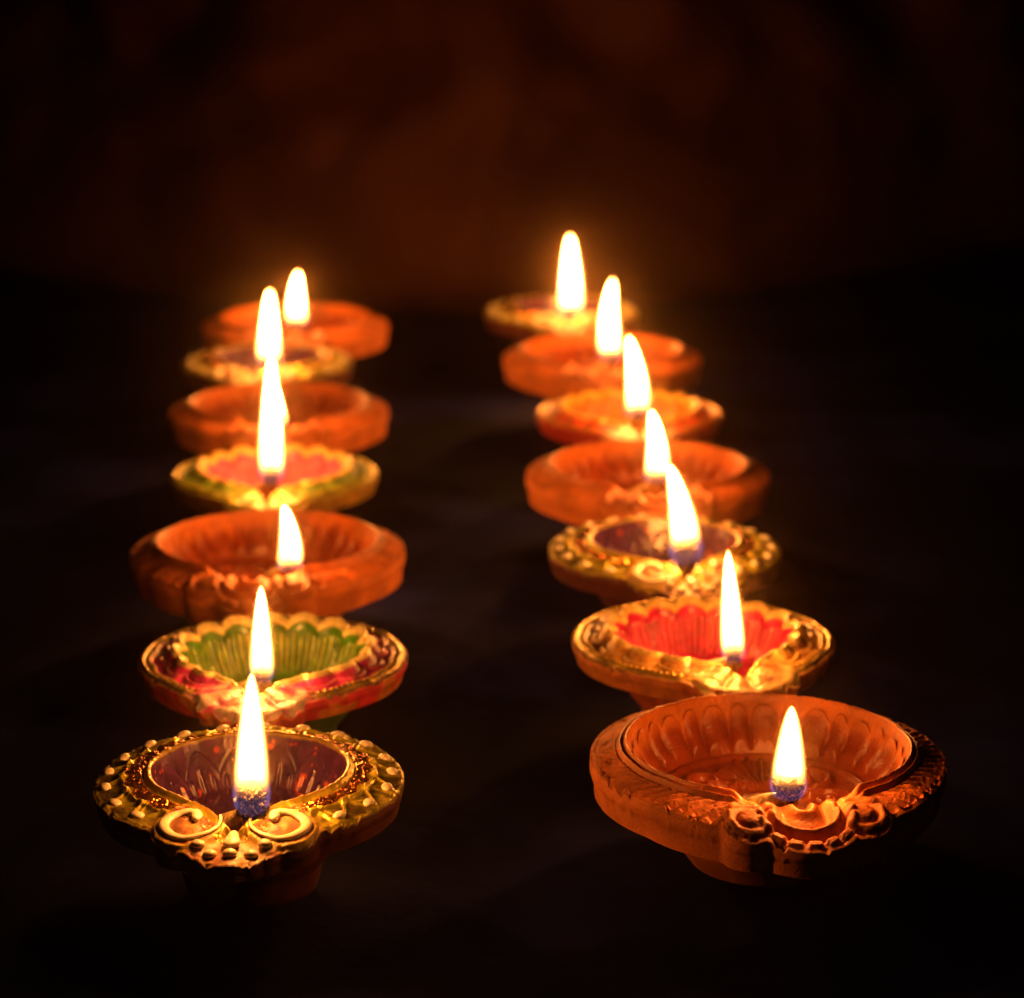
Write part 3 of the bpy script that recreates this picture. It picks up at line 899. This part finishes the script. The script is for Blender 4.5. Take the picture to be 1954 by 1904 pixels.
ME_BEAD = ball_mesh("bead", 9, 14, lambda n: n * np.array((.0019, .0013, .0009)), M_CREAM)
ME_DOT = ball_mesh("dot", 8, 12, lambda n: n * np.array((.0016, .0014, .0010)), M_CREAM)
def _drop(n):
    w = .0013 + .0014 * sstep(-n[..., 1], -.2, .9)
    return np.stack([n[..., 0] * w, n[..., 1] * .0040, n[..., 2] * .0011], -1)
ME_DROP = ball_mesh("drop", 12, 16, _drop, M_CREAM)
def _char(n):
    d = 1 + .55 * fbm(n[..., 0] * 3, n[..., 1] * 3, n[..., 2] * 3, 2) + .55 * fbm(n[..., 0] * 9, n[..., 1] * 9, n[..., 2] * 9, 3)
    return n * d[..., None] * np.array((.0030, .0028, .0034))
ME_CHAR = ball_mesh("charred_tip", 60, 80, _char, M_CHAR)
Lr = KIND['ringed']
ME_SCROLL = []
for pts, wd in Lr.scrolls:
    P = np.array(pts) * Lr.R; P[:, 2] += RIM_Z + .0004
    ME_SCROLL.append(tube_mesh("scroll", P, wd * Lr.R * 1.05, M_CREAM, 10, .6))

# ------------------------------------------------------------------ the fourteen lamps
# kind, ring centre x and full ring width in the photograph, spout turn (deg), flame: base x,y  tip x,y  width, label
LAMPS = [
 ('ringed', 476, 587, 0.0, (480, 1556), (480, 1283), 84,
  'olive gold ringed oil lamp with maroon bowl, nearest lamp of the left row', 'left'),
 ('green', 522, 508, -4.0, (500, 1303), (498, 1116), 58,
  'painted oil lamp with green fluted bowl and pink red rim', 'left'),
 ('terracotta', 512, 513, -2.0, (552, 1088), (541, 962), 60,
  'bare terracotta oil lamp between the green bowl lamp and the pink bowl lamp', 'left'),
 ('pink', 525, 389, 0.0, (518, 922), (518, 672), 60,
  'painted oil lamp with pink fluted bowl and green and gold rim', 'left'),
 ('terracotta', 533, 413, 4.0, (531, 814), (526, 738), 46,
  'bare terracotta oil lamp behind the pink bowl lamp, flame mostly hidden by a nearer flame', 'left'),
 ('ringed', 511, 322, -5.5, (513, 698), (515, 552), 54,
  'gold ringed oil lamp with maroon bowl, last but one in the left row', 'left'),
 ('terracotta', 565, 350, -2.0, (567, 622), (569, 518), 48,
  'bare terracotta oil lamp farthest back in the left row', 'left'),
 ('terracotta', 1464, 672, 6.5, (1503, 1524), (1511, 1346), 82,
  'large bare terracotta oil lamp with fluted bowl, nearest lamp of the right row', 'right'),
 ('red', 1341, 498, 15.0, (1400, 1264), (1389, 1048), 58,
  'painted oil lamp with bright red fluted bowl and scalloped gold rim', 'right'),
 ('ringed', 1268, 440, 9.5, (1310, 1075), (1277, 884), 74,
  'olive gold ringed oil lamp with maroon bowl behind the red bowl lamp', 'right'),
 ('terracotta', 1236, 468, 2.0, (1252, 920), (1242, 781), 58,
  'bare terracotta oil lamp between the yellow bowl lamp and a gold ringed lamp', 'right'),
 ('yellow', 1201, 362, 4.0, (1216, 795), (1199, 640), 57,
  'painted oil lamp with yellow orange bowl and red rim in the right row', 'right'),
 ('terracotta', 1149, 378, 0.0, (1166, 688), (1170, 531), 54,
  'bare terracotta oil lamp second from the back of the right row', 'right'),
 ('ringed', 1071, 283, 5.4, (1090, 604), (1088, 447), 56,
  'gold ringed oil lamp farthest back in the right row', 'right'),
]
SHIFT = (0, 4, 14, 12, 2, 0, 0, 0, 0, 0, -18, -22, -10, 20)      # how far each ring sits from the fitted line, photograph pixels
GROUP = {'terracotta': 'bare terracotta oil lamps', 'ringed': 'gold ringed oil lamps with cream beads',
         'green': 'scalloped painted oil lamps', 'pink': 'scalloped painted oil lamps', 'red': 'scalloped painted oil lamps', 'yellow': 'scalloped painted oil lamps'}

for idx, (kind, cx, wpx, turn, fb, ft, fw, label, row) in enumerate(LAMPS):
    L = KIND[kind]; R = L.R
    ref = wpx / (L.R / 0.035)
    cyp = -276 + 3.0 * ref + SHIFT[idx]
    c = on_plane(cx, cyp, RIM_Z)
    root = bpy.data.objects.new("oil_lamp", None)
    root.empty_display_size = 0.02
    scene.collection.objects.link(root)
    root.location = (c.x, c.y, 0)
    rz = math.radians(turn)
    root.rotation_euler = (0, 0, rz)
    root["label"] = label; root["category"] = "oil lamp"; root["group"] = GROUP[kind]
    link("bowl", L.me_bowl, None, root); rim = link("rim", L.me_rim, None, root); link("foot", L.me_foot, None, root)
    if L.oil_s: link("oil", L.me_oil, None, root)
    if kind == 'ringed':
        for bx, by, bz, p in L.beads:
            o = link("bead", ME_BEAD, None, rim, (bx * R, by * R, RIM_Z + bz * R + .0001))
            o.rotation_euler = (0, 0, p + .35)
        for bx, by, bz in L.dots:
            link("dot", ME_DOT, None, rim, (bx * R, by * R, RIM_Z + bz * R + .0004))
        link("drop", ME_DROP, None, rim, (L.drop[0] * R, L.drop[1] * R, RIM_Z + L.drop[2] * R + .0004))
        for me in ME_SCROLL: link("scroll", me, None, rim)
    # flame and wick: where the photograph's flame stands over the spout
    inv = Matrix.Rotation(-rz, 3, 'Z')
    zb = RIM_Z + 0.0012
    base = on_plane(fb[0], fb[1], zb)
    d0 = (base.xy - c.xy).length / R
    if d0 < .58:                              # the wick stands up higher over the spout instead
        base = at_depth(fb[0], fb[1], c.y - .60 * R)
        d0 = (base.xy - c.xy).length / R
    tip = at_depth(ft[0], ft[1], base.y)
    lb = inv @ (base - Vector((c.x, c.y, 0))); lt = inv @ (tip - Vector((c.x, c.y, 0)))
    print("LAMP", idx, kind, "wick dist/R %.2f" % d0, "local", [round(v / R, 2) for v in lb], "z %.4f" % (base.z - RIM_Z), "flame h mm %.1f" % ((tip - base).length * 1000), "Y %.3f" % c.y)
    axis = lt - lb; h = axis.length
    zc = (base - cam.location).dot(cam.matrix_basis.to_3x3() @ Vector((0, 0, -1))) if False else (base.y * math.cos(PITCH) + (CAM_H - base.z) * math.sin(PITCH))
    wr = fw / FPX * zc / 2
    fl = link("flame", ME_FLAME[FLAME_KIND[idx]], None, root, lb)
    q = Vector((0, 0, 1)).rotation_difference(axis)
    fl.rotation_mode = 'QUATERNION'; fl.rotation_quaternion = q
    fl.scale = (wr * .98, wr * .98, h * 1.0)
    link("flame_core", ME_CORE[FLAME_KIND[idx]], None, fl)
    tipo_scale = wr / 0.0046
    zr = RIM_Z
    tl = [(-.012, .016, zr - .0105), (-.0085, .0125, zr - .0080), (-.0060, .0085, zr - .0050), (-.0030, .0045, min(zr - .0022, lb.z - .0022)),
          (-.0006, .0012, lb.z - .0015), (0, 0, lb.z), (0, 0, lb.z + .0022)]
    wick = tube_mesh("wick", [(lb.x + a, lb.y + b, c_) for a, b, c_ in tl],
                     np.array((.0016, .0030, .0034, .0030, .0027, .0025, .0022)), M_COTTON, 14)
    wo = link("wick", wick, None, root)
    ch = link("charred_tip", ME_CHAR, None, wo, (lb.x, lb.y, lb.z + .0030))
    ch.scale = (min(1.05, .95 * tipo_scale) * (1.0 if idx in (0, 7, 9) else 0.72),) * 3
    ch.rotation_euler = (0, 0, idx * 1.3)

# ------------------------------------------------------------------ thin tinted haze, added to give the flames their halo
HAZE_DENSITY = 0.024
def make_haze():
    m, nt, out = new_mat("halo_haze")
    pv = node(nt, "ShaderNodeVolumePrincipled")
    pv.inputs["Color"].default_value = (0.95, 0.62, 0.32, 1)
    pv.inputs["Density"].default_value = HAZE_DENSITY
    pv.inputs["Anisotropy"].default_value = 0.991
    nt.links.new(pv.outputs[0], out.inputs["Volume"])
    x0, x1, y0, y1, z0, z1 = -1.6, 1.6, -0.7, 3.0, -1.0, 1.4
    v = [(x, y, z) for x in (x0, x1) for y in (y0, y1) for z in (z0, z1)]
    f = [(0, 1, 3, 2), (4, 6, 7, 5), (0, 4, 5, 1), (2, 3, 7, 6), (0, 2, 6, 4), (1, 5, 7, 3)]
    me = bpy.data.meshes.new("haze"); me.from_pydata(v, [], f)
    o = link("haze", me, m); o["kind"] = "stuff"
make_haze()
